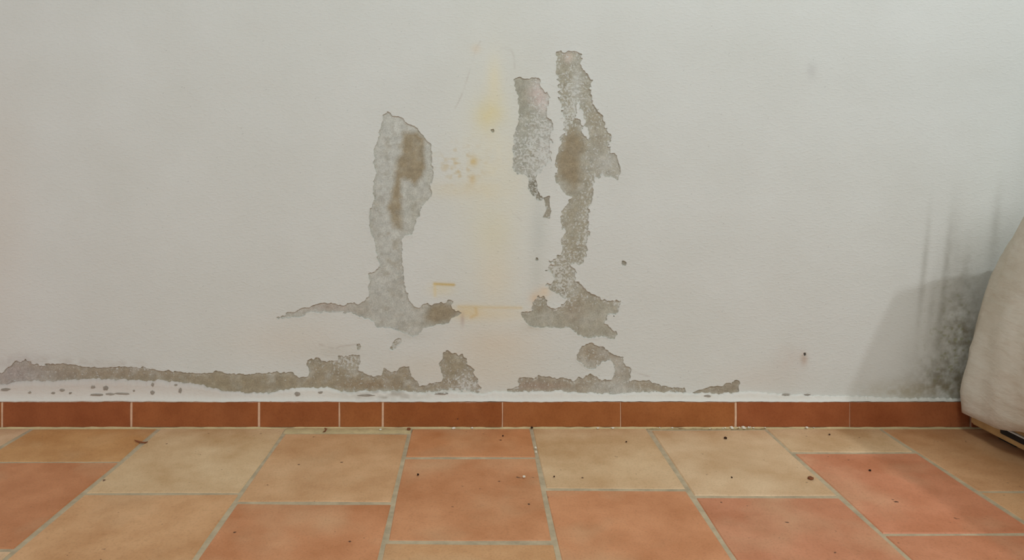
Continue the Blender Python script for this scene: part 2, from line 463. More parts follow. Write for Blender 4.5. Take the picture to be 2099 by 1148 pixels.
C = blend(C, 0.28 * gauss(600, 700, 90, 34), (190, 174, 154))
C = blend(C, 0.25 * gauss(860, 760, 60, 26), (190, 176, 152))
C = blend(C, 0.5 * gauss(1618, 735, 22, 16) * sp, (178, 158, 144))
C = blend(C, 0.55 * gauss(1648, 735, 5, 9), (160, 132, 110))
C = blend(C, 0.25 * gauss(1560, 775, 60, 20), (180, 164, 148))
C = blend(C, 0.35 * gauss(1664, 145, 7, 11), (162, 160, 156))
# scraped grey skim below the middle patch
C = blend(C, 0.55 * gauss(1104, 470, 13, 46), (172, 174, 166))
C = blend(C, 0.55 * gauss(1118, 300, 12, 50), (180, 178, 172))
C = blend(C, 0.5 * gauss(1100, 560, 10, 28), (178, 178, 168))
C = blend(C, 0.5 * gauss(685, 722, 36, 11), (176, 172, 160))
C = blend(C, 0.55 * gauss(40, 742, 36, 13) * np.clip(0.7 + 0.6 * fbm(X, Y, 14, 993, 3), 0, 1), (156, 147, 142))
C = blend(C, 0.35 * stroke([(60, 742), (100, 738), (200, 744), (290, 748)], 6) * np.clip(0.4 + 0.9 * fbm(X, Y, 16, 995, 3), 0, 1), (160, 150, 138))
C = blend(C, 0.5 * gauss(840, 688, 30, 7), (172, 170, 160))
C = blend(C, 0.35 * gauss(1090, 672, 20, 7), (176, 170, 154))
C = blend(C, 0.16 * gauss(6, 470, 40, 190), (186, 166, 146))
# hairline cracks, faint pinkish
for pts, w, s_ in (([(985,84),(976,98),(973,110),(962,149),(946,196),(933,222)], 1.2, 0.40),
                   ([(1026,100),(1040,97),(1050,106),(1054,118),(1055,140)], 1.5, 0.28),
                   ([(655,706),(668,710),(682,714)], 1.3, 0.6), ([(690,714),(697,710),(715,708),(732,705)], 1.3, 0.5),
                   ([(1294,760),(1310,766),(1331,772)], 1.1, 0.5),
                   ([(1050,438),(1060,444),(1068,452)], 1.1, 0.3)):
    C = blend(C, 0.62 * s_ * stroke(pts, w) * np.clip(0.7 + 0.8 * vnoise(X, Y, 12, 971), 0, 1), (146, 130, 118))
C = blend(C, 0.35 * gauss(976, 100, 8, 7), (196, 176, 148))
# mould and damp streaks beside the covered furniture, with its shade painted in
mo = np.clip(0.74 + 0.4 * fbm(X, Y, 40, 301, 3) + 0.55 * fbm(X, Y, 9, 331, 3), 0, 1)
C = blend(C, 0.85 * mo * gauss(1968, 690, 30, 80, 0.1), (94, 83, 52))
C = blend(C, 0.80 * mo * gauss(1945, 785, 46, 36), (86, 76, 46))
C = blend(C, 0.50 * mo * gauss(1860, 802, 60, 14), (140, 124, 84))
C = blend(C, 0.30 * gauss(1985, 590, 30, 30), (132, 130, 122))
gm = np.clip(3.0 * fbm(X, Y, 7, 341, 2) - 0.9, 0, 1)
C = blend(C, 0.5 * gm * gauss(1955, 720, 40, 90), (112, 112, 52))
for cx, cy, sx, sy, s_ in ((1893,560,4.5,75,0.34),(1938,565,5,75,0.38),(1908,640,5,40,0.25),(1925,680,7,40,0.3),(2040,470,7,60,0.22),(1980,555,6,30,0.22),(1958,480,9,60,0.10)):
    C = blend(C, s_ * gauss(cx, cy, sx, sy, 0.10) * (0.5 + 0.6 * mo), (110, 106, 90))
C = blend(C, 0.12 * gauss(1915, 600, 60, 160), (160, 156, 150))
# specks of dirt
rs = np.random.RandomState(5)
for _ in range(120):
    cx, cy = rs.uniform(300, 1750), rs.uniform(40, 780)
    i, j = int((cx + 40) / STEP), int((cy + 60) / STEP)
    C[j, i] = C[j, i] * 0.72

# ---- tones of the bare render
B = np.zeros(X.shape + (3,)); F = np.zeros(X.shape)
for k, p in enumerate(PATCH):
    B[owner == k] = alb(p[3]); F[owner == k] = p[4]
wob = 0.75 + 0.5 * fbm(X, Y, 22, 401, 3)
# left tall patch
C_ = [(0.7 * gauss(845,425,12,36), (158,156,143)), (0.6 * gauss(878,350,8,50), (160,158,146)), (0.9 * gauss(812,250,6,16), (186,186,178)),
      (0.6 * gauss(782,330,10,60), (172,172,165)), (0.5 * gauss(768,450,8,40), (152,150,140)), (0.9 * gauss(908,642,26,16), (136,124,101)),
      (0.7 * gauss(850,664,50,6), (148,144,130)), (0.8 * gauss(742,638,18,10), (138,128,110)), (0.7 * gauss(670,631,40,8), (158,144,132)),
      (0.5 * gauss(776,612,14,12), (146,143,132)), (0.55 * gauss(815,600,12,50), (152,150,140)), (0.6 * gauss(798,655,40,30), (166,165,156)),
      (0.8 * gauss(850,684,26,6), (176,174,164)),
      # middle
      (0.9 * gauss(1070,200,11,42), (148,145,131)), (0.95 * gauss(1108,200,13,18,-0.5), (196,178,172)), (0.8 * gauss(1112,172,10,8), (184,176,170)), (0.85 * gauss(1119,290,13,50), (181,179,173)),
      (0.9 * gauss(1097,388,12,22,-0.4), (114,108,92)), (0.5 * gauss(1066,315,12,40), (154,154,144)),
      # right tall
      (0.9 * gauss(1240,330,24,26), (168,166,157)),
      (0.85 * gauss(1183,170,8,36), (178,177,168)), (0.8 * gauss(1165,118,6,8), (186,172,160)), (0.6 * gauss(1225,250,14,30), (148,140,122)),
      (0.8 * gauss(1225,650,30,18), (166,164,152)), (0.8 * gauss(1115,655,34,12), (160,158,146)), (0.85 * gauss(1107,622,9,14), (130,122,104)),
      (0.7 * gauss(1192,612,24,16,-0.5), (148,140,122)), (0.7 * gauss(1175,640,16,14), (142,130,114)), (0.7 * gauss(1215,680,40,9), (152,148,134)),
      (0.5 * gauss(1185,450,16,40), (150,144,126)),
      # bands
      (0.7 * gauss(480,785,90,14), (140,129,106)), (0.6 * gauss(60,770,70,18), (150,142,134)), (0.5 * gauss(250,766,80,10), (138,124,108)),
      (0.8 * gauss(760,790,40,7), (134,116,92)), (0.6 * gauss(935,745,24,24), (140,132,110)), (0.7 * gauss(960,796,34,8), (168,162,150)),
      (0.9 * gauss(1268,765,20,30), (172,170,162)), (0.9 * gauss(1245,795,30,10), (170,168,160)), (0.8 * gauss(1240,722,10,8), (160,156,148)),
      (0.6 * gauss(1110,792,40,6), (146,124,112)), (0.6 * gauss(640,745,50,10), (146,140,124))]
bl = np.clip(1.1 * fbm(X, Y, 20, 981, 3) - 0.05, 0, 0.6)
B = blend(B, bl, (174, 173, 164))
dk = np.clip(1.0 * fbm(X, Y, 14, 991, 3) - 0.12, 0, 0.5)
B = blend(B, dk, (136, 127, 108))
B = blend(B, 0.45 * np.exp(-np.clip(field, 0, 50) / 5.0), (170, 167, 156))
CORE_L = [(826,271),(856,271),(871,283),(872,310),(870,337),(868,361),(856,376),(846,380),(841,368),(822,368),(822,395),(824,420),(822,456),(823,471),(805,466),(796,432),(799,407),(807,385),(810,346),(811,329),(822,315),(826,298)]
CORE_R = [(1156,281),(1173,264),(1192,281),(1195,303),(1187,320),(1190,348),(1192,370),(1178,387),(1162,373),(1145,359),(1139,331),(1150,303)]
CORE_B = [(884,628),(905,622),(925,628),(938,642),(922,660),(890,664),(872,650)]
for w, t in C_:
    B = blend(B, w * wob, t)
for poly, t, wd in ((CORE_L, (140,128,105), 11), (CORE_R, (138,126,104), 20), (CORE_B, (138,127,106), 16)):
    pa = np.array(poly); m = 40
    i0, i1 = np.searchsorted(gx, [pa[:,0].min() - m, pa[:,0].max() + m]); j0, j1 = np.searchsorted(gy, [pa[:,1].min() - m, pa[:,1].max() + m])
    w = np.zeros(X.shape); q = np.s_[j0:j1, i0:i1]
    w[q] = np.clip(0.5 + (sdf(poly, X[q], Y[q]) + 5 * fbm(X[q], Y[q], 16, 931, 3)) / wd, 0, 1)
    B = blend(B, 0.95 * w * np.clip(0.97 + 0.35 * fbm(X, Y, 24, 951, 3), 0, 1), t)
    F = F - 0.25 * w
B = blend(B, 0.7 * gauss(20, 765, 45, 24), (158, 150, 146))
for cx, cy, sx, sy, a in ((1140,560,26,40,0.35),(1105,310,34,50,0.30),(1180,215,14,50,0.2),(960,788,30,14,0.3),(715,738,28,16,0.3),
                          (1200,440,14,90,0.15),(1162,260,12,60,0.2)):
    F = F + a * gauss(cx, cy, sx, sy)
for cx, cy, sx, sy, a in ((1066,205,14,50,0.25),(846,320,22,60,0.3),(815,430,12,50,0.3),(1172,335,18,50,0.4),(908,642,26,18,0.3),(480,788,90,16,0.25),(1115,655,34,12,.4),(1225,660,30,18,.45)):
    F = F - a * gauss(cx, cy, sx, sy)
F = np.clip(F + 0.42 * np.exp(-np.clip(field, 0, 50) / 3.5) * (0.4 + 0.6 * vnoise(X, Y, 30, 911)), 0, 1)

# ---- paint mesh by clipping grid cells against the flaked areas
bare = field > 0
n00, n10, n01, n11 = bare[:-1,:-1], bare[:-1,1:], bare[1:,:-1], bare[1:,1:]
cnt = n00.astype(int) + n10 + n01 + n11
vid = np.arange(NX * NY).reshape(NY, NX)
full = cnt == 0
jj, ii = np.nonzero(full)
quads = np.stack([vid[jj + 1, ii], vid[jj + 1, ii + 1], vid[jj, ii + 1], vid[jj, ii]], 1)
# paint stands proud near the torn edges where it has let go of the render
near = np.exp(-np.clip(-field, 0, 60) / 5.0) * (field < 0)
lift = near * np.clip(0.0001 + 0.0016 * fbm(X, Y, 26, 77, 2), 0, 0.0022) + 0.0006 * fbm(X, Y, 60, 78, 3)
PX, PZ = wx(X), wz(Y)
PY = -lift
co = np.stack([PX.ravel(), PY.ravel(), PZ.ravel()], 1)
rgba = np.concatenate([C.reshape(-1, 3), np.ones((NX * NY, 1))], 1)
extra_co, extra_col, polys, rims = [], [], [], []
cut = {}
mj, mi = np.nonzero((cnt > 0) & (cnt < 4))


def cutpoint(a, b):
    key = (a, b) if a < b else (b, a)
    if key in cut: return cut[key]
    ja, ia = divmod(key[0], NX); jb, ib = divmod(key[1], NX)
    fa, fb = field[ja, ia], field[jb, ib]
    t = min(max(fa / (fa - fb), 0.02), 0.98)
    p = co[key[0]] * (1 - t) + co[key[1]] * t
    n = NX * NY + len(extra_co)
    extra_co.append(p); extra_col.append(rgba[key[0]] * (1 - t) + rgba[key[1]] * t)
    cut[key] = n
    return n


fl_bare = bare.ravel()
for j, i in zip(mj, mi):
    ring = [vid[j + 1, i], vid[j + 1, i + 1], vid[j, i + 1], vid[j, i]]
    out = []
    enter = []
    for a, b in zip(ring, ring[1:] + ring[:1]):
        if not fl_bare[a]: out.append(int(a))
        if fl_bare[a] != fl_bare[b]:
            c = cutpoint(int(a), int(b)); out.append(c)
            enter.append((c, bool(fl_bare[a])))
    if len(out) >= 3: polys.append(tuple(out))
    if len(enter) == 2:
        (c0, b0), (c1, b1) = enter
        # edge running with paint on its left
        rims.append((c0, c1) if not b0 else (c1, c0))
nb = NX * NY
n_ex = len(extra_co)
deep = [(p[0], 0.003, p[2]) for p in extra_co]
co_all = np.concatenate([co, np.array(extra_co), np.array(deep)])
col_all = np.concatenate([rgba, np.array(extra_col), np.array(extra_col)])
faces = [tuple(q) for q in quads.tolist()] + polys + [(b, a, a + n_ex, b + n_ex) for a, b in rims]
# the rest of the wall, plain paint, outside the detailed field
x0, x1, z1, z0 = wx(gx[0]), wx(gx[-1]), wz(gy[0]), wz(gy[-1])
base = len(co_all)
XL, XR, ZT = -2.9, 2.9, 2.5
ec = [(XL,0,z0),(x0,0,z0),(x0,0,ZT),(XL,0,ZT),(x1,0,z0),(XR,0,z0),(XR,0,ZT),(x1,0,ZT),(x0,0,z1),(x1,0,z1),(x1,0,ZT),(x0,0,ZT)]
co_all = np.concatenate([co_all, np.array(ec)])
col_all = np.concatenate([col_all, np.tile(np.append(alb(PAINT), 1), (12, 1))])
faces += [tuple(base + k for k in f) for f in ((0,1,2,3),(4,5,6,7),(8,9,10,11))]
used = np.zeros(len(co_all), bool)
flat = np.array([i for f in faces for i in f]); used[flat] = True
remap = np.cumsum(used) - 1
faces = [tuple(int(remap[i]) for i in f) for f in faces]
wall = link('wall_back', mesh_np('wall_back', co_all[used], faces, col_all[used], False), M_PAINT)
tag(wall, 'white painted wall with peeling damp damaged patches', kind='structure')

# ---- bare render under each flaked area, a part each
anyb = cnt > 0
grow = anyb.copy()
grow[1:] |= anyb[:-1]; grow[:-1] |= anyb[1:]; grow[:,1:] |= anyb[:,:-1]; grow[:,:-1] |= anyb[:,1:]
BY = 0.0023 - 0.0006 * fbm(X, Y, 12, 501, 3) - 0.0008 * np.clip(F, 0, 1) * vnoise(X, Y, 7, 555)
cell_owner = owner[:-1,:-1]
for k, p in enumerate(PATCH):
    jj, ii = np.nonzero(grow & (cell_owner == k))
    if not len(jj): continue
    q = np.stack([vid[jj + 1, ii], vid[jj + 1, ii + 1], vid[jj, ii + 1], vid[jj, ii]], 1)
    u, inv = np.unique(q.ravel(), return_inverse=True)
    c3 = np.stack([PX.ravel()[u], BY.ravel()[u], PZ.ravel()[u]], 1)
    if p[0] == 'dark_hole': c3[:, 1] += 0.004
    cl = np.concatenate([B.reshape(-1, 3)[u], F.ravel()[u][:, None]], 1)
    o = link(p[0], mesh_np(p[0], c3, inv.reshape(-1, 4), cl, True), M_BARE, wall)
    if p[5]: o['label'] = p[5]

# ---- wavy plaster bead along the top of the baseboard
BT = 0.0635                   # baseboard height
BF = -0.013                   # baseboard front face
TOP = [(-60,790),(5,789),(26,786),(52,781),(76,781),(110,782),(131,778),(157,778),(180,776),(209,777),(235,778),(283,780),(333,780),(373,785),(413,788),(437,798),(473,803),(507,806),(550,805),(583,800),(617,793),(650,795),(663,794),(678,797),(688,801),(710,803),(760,802),(800,802),(830,801),(860,804),(890,805),(930,802),(960,804),(990,806),(1020,804),(1060,803),(1100,803),(1130,802),(1150,801),(1170,804),(1200,807),(1260,808),(1300,806),(1370,803),(1400,806),(1470,807),(1500,806),(1550,803),(1600,808),(1660,810),(1740,812),(1850,815),(1990,816),(2200,816)]
px = np.arange(-40, 2160, 1.6)
ty = np.interp(px, [t[0] for t in TOP], [t[1] for t in TOP]) + 1.9 * vnoise(px, px * 0, 6, 601) + 1.3 * vnoise(px, px * 0 + 9, 15, 611) + 1.2 * vnoise(px, px * 0 + 5, 3.2, 615)
bot = BT + 0.0018 * fbm(px, px * 0 + 3, 60, 621, 3) + 0.0005 * vnoise(px, px * 0, 8, 631)
prof = [(0.0, 0.0), (0.03, -0.0035), (0.3, -0.0048), (0.6, -0.0062), (0.8, -0.0085), (0.93, -0.0118), (1.0, -0.0136), (1.0, -0.0105)]
rows = []
for t, yy in prof:
    zt = wz(ty); z = zt * (1 - t) + bot * t
    if t < 0.03: y = np.full(px.shape, 0.003)
    else: y = yy + 0.0007 * vnoise(px, px * 0 + t * 40, 12, 641) + 0.0004 * vnoise(px, px * 0 + t * 60, 5, 651)
    rows.append(np.stack([wx(px), y, z], 1))
n = len(px); co = np.concatenate(rows); f = []
for r in range(len(prof) - 1):
    a = np.arange(n - 1) + r * n
    f.append(np.stack([a, a + n, a + n + 1, a + 1], 1))
bc = np.zeros((len(co), 4)); bc[:, 3] = 1
for r, (t, _y) in enumerate(prof):
    c_ = np.tile(alb((197, 193, 183)), (n, 1))
    wl = np.clip((640 - px) / 200, 0, 1)[:, None] * (1 - t) * 0.8
    c_ = c_ * (1 - wl) + alb((178, 168, 158)) * wl
    wg = (np.exp(-((px - 790) / 70) ** 2) * (0.9 if 0 < t < 0.7 else 0.3) * np.clip(0.6 + vnoise(px, px * 0 + t * 90, 9, 661), 0, 1))[:, None]
    c_ = c_ * (1 - wg) + alb((158, 152, 140)) * wg
    bc[r * n:(r + 1) * n, :3] = c_
bead = link('plaster_bead', mesh_np('plaster_bead', co, np.concatenate(f), bc, True), M_PAINT, wall)
bead['label'] = 'rough white plaster bead along the top of the baseboard'
# grey pits and scrapes in the bead, raised crumbs of render
pit_m = rough_mat('render_scrape', alb((138, 130, 118)), 0.12, 60, 0.5)
for (cx, cy, rx, ry) in ((219,794,6,5),(193,792,4,3),(315,787,3,4),(362,788,3,2),(371,799,3,5),(315,803,4,4),(200,807,13,2.2),(230,806,10,2),(252,805,16,2),
                         (112,804,4,2),(130,798,6,3),(147,804,3,2),(64,803,3,2),(14,797,10,2.5),(277,799,2,2),(612,806,6,4),(658,803,5,2),(752,809,16,1.8),
                         (1450,810,7,2),(1610,808,8,1.4),(1655,809,7,1.3),(905,806,14,2)):
    bm = bmesh.new(); ang = 12; vs = []
    for a in range(ang):
        t = a * math.tau / ang; r = 1 + random.uniform(-0.25, 0.25)
        x_, y_ = cx + rx * r * math.cos(t), cy + ry * r * math.sin(t)
        vs.append((x_, y_))
    # follows the bead surface
    def bead_y(x_, y_):
        zt = np.interp(x_, px, wz(ty)); zb = np.interp(x_, px, bot)
        t = (zt - wz(y_)) / (zt - zb)
        return float(np.interp(t, [q[0] for q in prof[:-1]], [q[1] for q in prof[:-1]]))
    ov = [bm.verts.new((wx(a), bead_y(a, b) - 0.0010, wz(b))) for a, b in vs]
    c_ = bm.verts.new((wx(cx), bead_y(cx, cy) - 0.0014, wz(cy)))
    bk = [bm.verts.new((wx(a), bead_y(a, b) + 0.002, wz(b))) for a, b in vs]
    for a in range(ang):
        b = (a + 1) % ang
        bm.faces.new((ov[b], ov[a], c_)); bm.faces.new((ov[a], ov[b], bk[b], bk[a]))
    bmesh.ops.recalc_face_normals(bm, faces=bm.faces)
    me = bpy.data.meshes.new('scrape'); bm.to_mesh(me); bm.free()
    link('scrape', me, pit_m, wall)


# ------------------------------------------------------------------ tiles
def slab(name, x0, x1, y0, y1, z0, z1, bev, jit, mat, parent, color, axis='z'):
    """flat tile with a worn, slightly uneven edge; face towards +z (floor) or -y (baseboard)"""
    bm = bmesh.new()
    j = lambda a=jit: random.uniform(-a, a)
    def ring(ins, h):
        pts = []
        cs = [(x0 + ins, y0 + ins), (x1 - ins, y0 + ins), (x1 - ins, y1 - ins), (x0 + ins, y1 - ins)]
        for k in range(4):
            a, b = cs[k], cs[(k + 1) % 4]
            for t in (0.0, 0.5):
                pts.append((a[0] + (b[0] - a[0]) * t, a[1] + (b[1] - a[1]) * t, h))
        return pts
    off = [(j(), j()) for _ in range(8)]
    rings = []
    for ins, h in ((0, z0), (0, z1 - bev), (bev, z1)):
        rings.append([bm.verts.new((p[0] + o[0], p[1] + o[1], p[2])) for p, o in zip(ring(ins, h), off)])
    for r in range(2):
        for k in range(8):
            q = (k + 1) % 8
            bm.faces.new((rings[r][k], rings[r][q], rings[r + 1][q], rings[r + 1][k]))
    bm.faces.new(rings[2])
    for v in bm.verts:
        if axis == 'y':
            v.co = (v.co.x, -v.co.z, v.co.y)
    bmesh.ops.recalc_face_normals(bm, faces=bm.faces)
    top = max(bm.faces, key=lambda f_: f_.calc_area())
    want = (0, 0, 1) if axis == 'z' else (0, -1, 0)
    if sum(a * b for a, b in zip(top.normal, want)) < 0:
        bmesh.ops.reverse_faces(bm, faces=bm.faces)
    me = bpy.data.meshes.new(name); bm.to_mesh(me); bm.free()
    o = link(name, me, mat, parent)
    o.color = tuple(color) + (1,)
    return o


# floor: mortar bed + terracotta tiles laid in staggered columns running from the wall
KF = 1.5
bm = bmesh.new()
bmesh.ops.create_cube(bm, size=1)
for v in bm.verts:
    v.co = (v.co.x * 5.8, -1.7 + v.co.y * 3.4 + 0.0, -0.0217 + v.co.z * 0.04)
me = bpy.data.meshes.new('floor'); bm.to_mesh(me); bm.free()
floor = link('floor', me, M_GROUT); floor['kind'] = 'structure'
XB = [-2.62,-2.31,-2.0,-1.69,-1.385,-1.075,-0.763,-0.453,-0.152,0.14,0.425,0.71,0.99,1.275,1.56,1.845,2.13,2.42,2.71]
LT = 0.36
START = {5: -0.219, 6: -0.372, 7: -0.050, 8: -0.195, 9: -0.352, 10: -0.024, 11: -0.168, 12: -0.362}
FIRST = {7: 'mortar', 10: 'mortar'}
TAN, BEI, RED, ORA = (174,134,96), (180,151,120), (165,110,80), (171,118,82)
FIX = {(5,0): (168,126,82), (5,1): (164,110,74), (6,0): (178,152,118), (7,0): (173,136,100), (8,0): (168,116,78), (8,1): (169,118,82),
       (9,0): (175,147,113), (10,0): (177,150,118), (11,0): (174,147,114), (11,1): (172,114,84), (12,0): (170,130,94)}
for c in range(len(XB) - 1):
    y = START.get(c, random.uniform(-0.36, -0.05))
    ys = [-0.0145]
    if c in FIRST:
        ys = [y]; y -= LT
    while y > -3.35:
        ys.append(y); y -= LT
    ys.append(-3.39)
    if c == 7: tk = 0
    for k in range(len(ys) - 1):
        a, b = ys[k], ys[k + 1]
        if a - b < 0.04: continue
        g = 0.0037
        colr = FIX.get((c, k), random.choice([TAN, BEI, BEI, RED, ORA]))
        slab('floor_tile', XB[c] + g, XB[c + 1] - g, b + g * 1.15, a - g * 1.15, -0.012, 0.0 + random.uniform(-0.0006, 0.0004), 0.0030, 0.0022,
             M_TILE, floor, alb(colr, KF))
# mortar fill where a column stops short of the baseboard, and the joint along it
mort = rough_mat('edge_mortar', alb((176, 156, 116)), 0.14, 35, 0.7, 0.0015)
for c in (7, 10):
    xs = np.linspace(XB[c] - 0.002, XB[c + 1] + 0.002, 40)
    co = []
    for t, yv in ((0, -0.0125), (0.4, -0.022), (0.8, START[c] + 0.004), (1, START[c] - 0.004)):
        for x_ in xs:
            h = (-0.0005, 0.0006, 0.0, -0.006)[int(round(t * 2.5)) if t < 1 else 3]
            co.append((x_, yv + 0.0012 * random.uniform(-1, 1) * (t > 0.5), h + random.uniform(-0.0006, 0.0006)))
    n = 40; f = []
    for r in range(3):
        for k in range(n - 1):
            a = r * n + k; f.append((a, a + n, a + n + 1, a + 1))
    link('mortar_strip', mesh_np('mortar_strip', co, f, None, True), mort, floor)
xs = np.arange(-2.8, 2.8, 0.006); n = len(xs)
r1 = np.stack([xs, np.full(n, -0.0128), 0.0018 + 0.0012 * vnoise(xs * 1000, xs * 0, 22, 701)], 1)
r2 = np.stack([xs, -0.0175 + 0.0022 * vnoise(xs * 1000, xs * 0, 34, 702) + 0.001 * vnoise(xs * 1000, xs * 0, 9, 703), np.full(n, -0.0005)], 1)
r3 = np.stack([xs, r2[:, 1] - 0.002, np.full(n, -0.005)], 1)
a = np.arange(n - 1)
f = np.concatenate([np.stack([a, a + n, a + n + 1, a + 1], 1), np.stack([a + n, a + 2 * n, a + 2 * n + 1, a + n + 1], 1)])
link('mortar_joint', mesh_np('mortar_joint', np.concatenate([r1, r2, r3]), f, None, True), mort, floor)

# baseboard: row of upright terracotta tiles with pale joints
bm = bmesh.new()
bmesh.ops.create_cube(bm, size=1)
for v in bm.verts:
    v.co = (v.co.x * 5.6, -0.0058 + v.co.y * 0.0108, 0.0312 + v.co.z * 0.062)
me = bpy.data.meshes.new('baseboard_back'); bm.to_mesh(me); bm.free()
skirt = link('baseboard_back', me, M_JOINT); skirt['kind'] = 'structure'
JX = [-1300,-1030,-775,-510,-250,3.5,268.5,530.5,695.5,784.5,1030,1272.5,1508.5,1742.5,1990,2230,2470,2710,2950]
GW = {268.5: 4.6, 530.5: 4.6, 695.5: 3, 784.5: 4.6, 1030: 2.4, 1272.5: 1.3, 1508.5: 4.6, 1742.5: 1.1}
KB = 1.28
for k in range(len(JX) - 1):
    ga, gb = GW.get(JX[k], 4) / 2, GW.get(JX[k + 1], 4) / 2
    s_ = 1787.0 / 1800.0
    colr = random.choice([(144,88,47), (140,83,43), (147,91,48), (138,80,43)])
    if JX[k] == 3.5: colr = (132,74,40)
    if JX[k] >= 1508: colr = (140,80,46)
    slab('baseboard_tile', wx(JX[k] + ga) * s_, wx(JX[k + 1] - gb) * s_, 0.0008, BT - 0.0002 + random.uniform(-0.0012, 0.0008), 0.006, 0.0130, 0.0014, 0.0004,
         M_SKIRT, skirt, alb(colr, KB), 'y')

# ------------------------------------------------------------------ covered furniture at the right
root = bpy.data.objects.new('covered_sofa', None); COL.objects.link(root)
root.location = (1.62, -0.72, 0)
tag(root, 'furniture draped in an off-white cloth sheet against the wall at right', 'furniture')
RX, RY = root.location.x, root.location.y
FX0, FX1, FY0, FY1 = 1.158, 2.10, -1.42, -0.040


def H(x, y):                   # height under the sheet; unseen front part shaped to cast the wall shadow
    t = np.clip((-0.10 - y) / 0.40, 0, 0.66)
    t2 = np.clip((y + 1.38) / 0.22, 0, 1)
    return 0.520 + (0.50 * t - 0.03 * math.exp(-((y + 0.1) / 0.05) ** 2)) * (0.55 + 0.45 * t2)


PD = [0, -0.002, 0.003, 0.018, 0.034, 0.048, 0.066, 0.084, 0.108, 0.18, 0.26, 0.34, 0.42]
PZ_ = [0.075, 0.17, 0.26, 0.42, 0.58, 0.72, 0.84, 0.93, 0.985, 1.0, 1.005, 1.0, 1.0]
NU = 260
LX, LY = FX1 - FX0, FY1 - FY0
per = []
rad0 = 0.025


def rrect(ins, u):
    """point on the inset rounded rectangle at perimeter fraction u"""
    hx, hy = LX / 2 - ins, LY / 2 - ins * 0.35
    r = min(rad0 + ins * 0.2, hx, hy)
    sx, sy = 2 * (hx - r), 2 * (hy - r)
    arc = math.pi * r / 2
    L = 2 * sx + 2 * sy + 4 * arc
    d = (u % 1) * L
    segs = [('l', sx, (-hx + r, -hy), (1, 0)), ('a', arc, (hx - r, -hy + r), -90), ('l', sy, (hx, -hy + r), (0, 1)), ('a', arc, (hx - r, hy - r), 0),
            ('l', sx, (hx - r, hy), (-1, 0)), ('a', arc, (-hx + r, hy - r), 90), ('l', sy, (-hx, hy - r), (0, -1)), ('a', arc, (-hx + r, -hy + r), 180)]
    for kind, ln, p, q in segs:
        if d <= ln or (kind, p) == ('a', segs[-1][2]):
            if kind == 'l':
                return p[0] + q[0] * d, p[1] + q[1] * d, -abs(q[1]) and (q[1]), -q[0]
            t = math.radians(q) + d / max(r, 1e-6)
            return p[0] + r * math.cos(t), p[1] + r * math.sin(t), math.cos(t), math.sin(t)
        d -= ln
    return p[0], p[1], 0, 0


NR = 34
dd = np.interp(np.linspace(0, len(PD) - 1, NR), range(len(PD)), PD)
zz = np.interp(np.linspace(0, len(PD) - 1, NR), range(len(PD)), PZ_)
verts = []
MX, MY = (FX0 + FX1) / 2, (FY0 + FY1) / 2
for r in range(NR):
    for k in range(NU):
        u = k / NU
        x_, y_, nx, ny = rrect(dd[r], u)
        # outward direction from the centre line
        x_ += MX; y_ += MY
        ln = math.hypot(nx, ny) or 1
        h = float(H(x_, y_))
        zv = zz[r] * h
        low = max(0.0, 1 - zz[r])
        fold = 0.0035 * low * math.sin(u * 2 * math.pi * 17 + 2.2 * math.sin(u * 31)) + 0.003 * low * math.sin(u * 2 * math.pi * 41 + 1.0 + zv * 9)
        wr = 0.0065 * float(fbm(np.array(u * 3000.0 + zv * 800), np.array(zv * 300.0 - u * 900), 80, 801, 3))
        out = fold + wr
        px_, py_ = x_ + nx / ln * out, y_ + ny / ln * out
        wh = max(0.0, 1 - (zz[r] - zz[0]) / 0.4)
        hz = 0.058 + 0.009 * math.sin(u * 60) + 0.004 * math.sin(u * 143 + 1) + 0.012 * np.clip((-0.05 - y_) / 0.2, 0, 1)
        zv += (hz - zz[0] * h) * wh
        zv += 0.006 * float(fbm(np.array(x_ * 1000), np.array(y_ * 1000), 120, 811, 2)) * (1 if r > 3 else 0)
        py_ = min(py_, -0.020)
        verts.append((px_ - RX, py_ - RY, zv))
f = []
for r in range(NR - 1):
    for k in range(NU):
        q = (k + 1) % NU
        f.append((r * NU + k, r * NU + q, (r + 1) * NU + q, (r + 1) * NU + k))
cz = len(verts)
verts.append((MX - RX, MY - RY, float(H(MX, MY))))
for k in range(NU):
    f.append(((NR - 1) * NU + k, (NR - 1) * NU + (k + 1) % NU, cz))
sheet = link('dust_sheet', mesh_np('dust_sheet', verts, f, None, True), M_CLOTH, root)
so = sheet.modifiers.new('thickness', 'SOLIDIFY'); so.thickness = 0.0025; so.offset = -1


def box_part(name, x0, x1, y0, y1, z0, z1, mat, bev=0.004):
    bm = bmesh.new(); bmesh.ops.create_cube(bm, size=1)
    for v in bm.verts:
        v.co = ((x0 + x1) / 2 + v.co.x * (x1 - x0) - RX, (y0 + y1) / 2 + v.co.y * (y1 - y0) - RY, (z0 + z1) / 2 + v.co.z * (z1 - z0))
    bmesh.ops.bevel(bm, geom=bm.edges[:], offset=bev, segments=2, affect='EDGES')
    me = bpy.data.meshes.new(name); bm.to_mesh(me); bm.free()
    return link(name, me, mat, root)


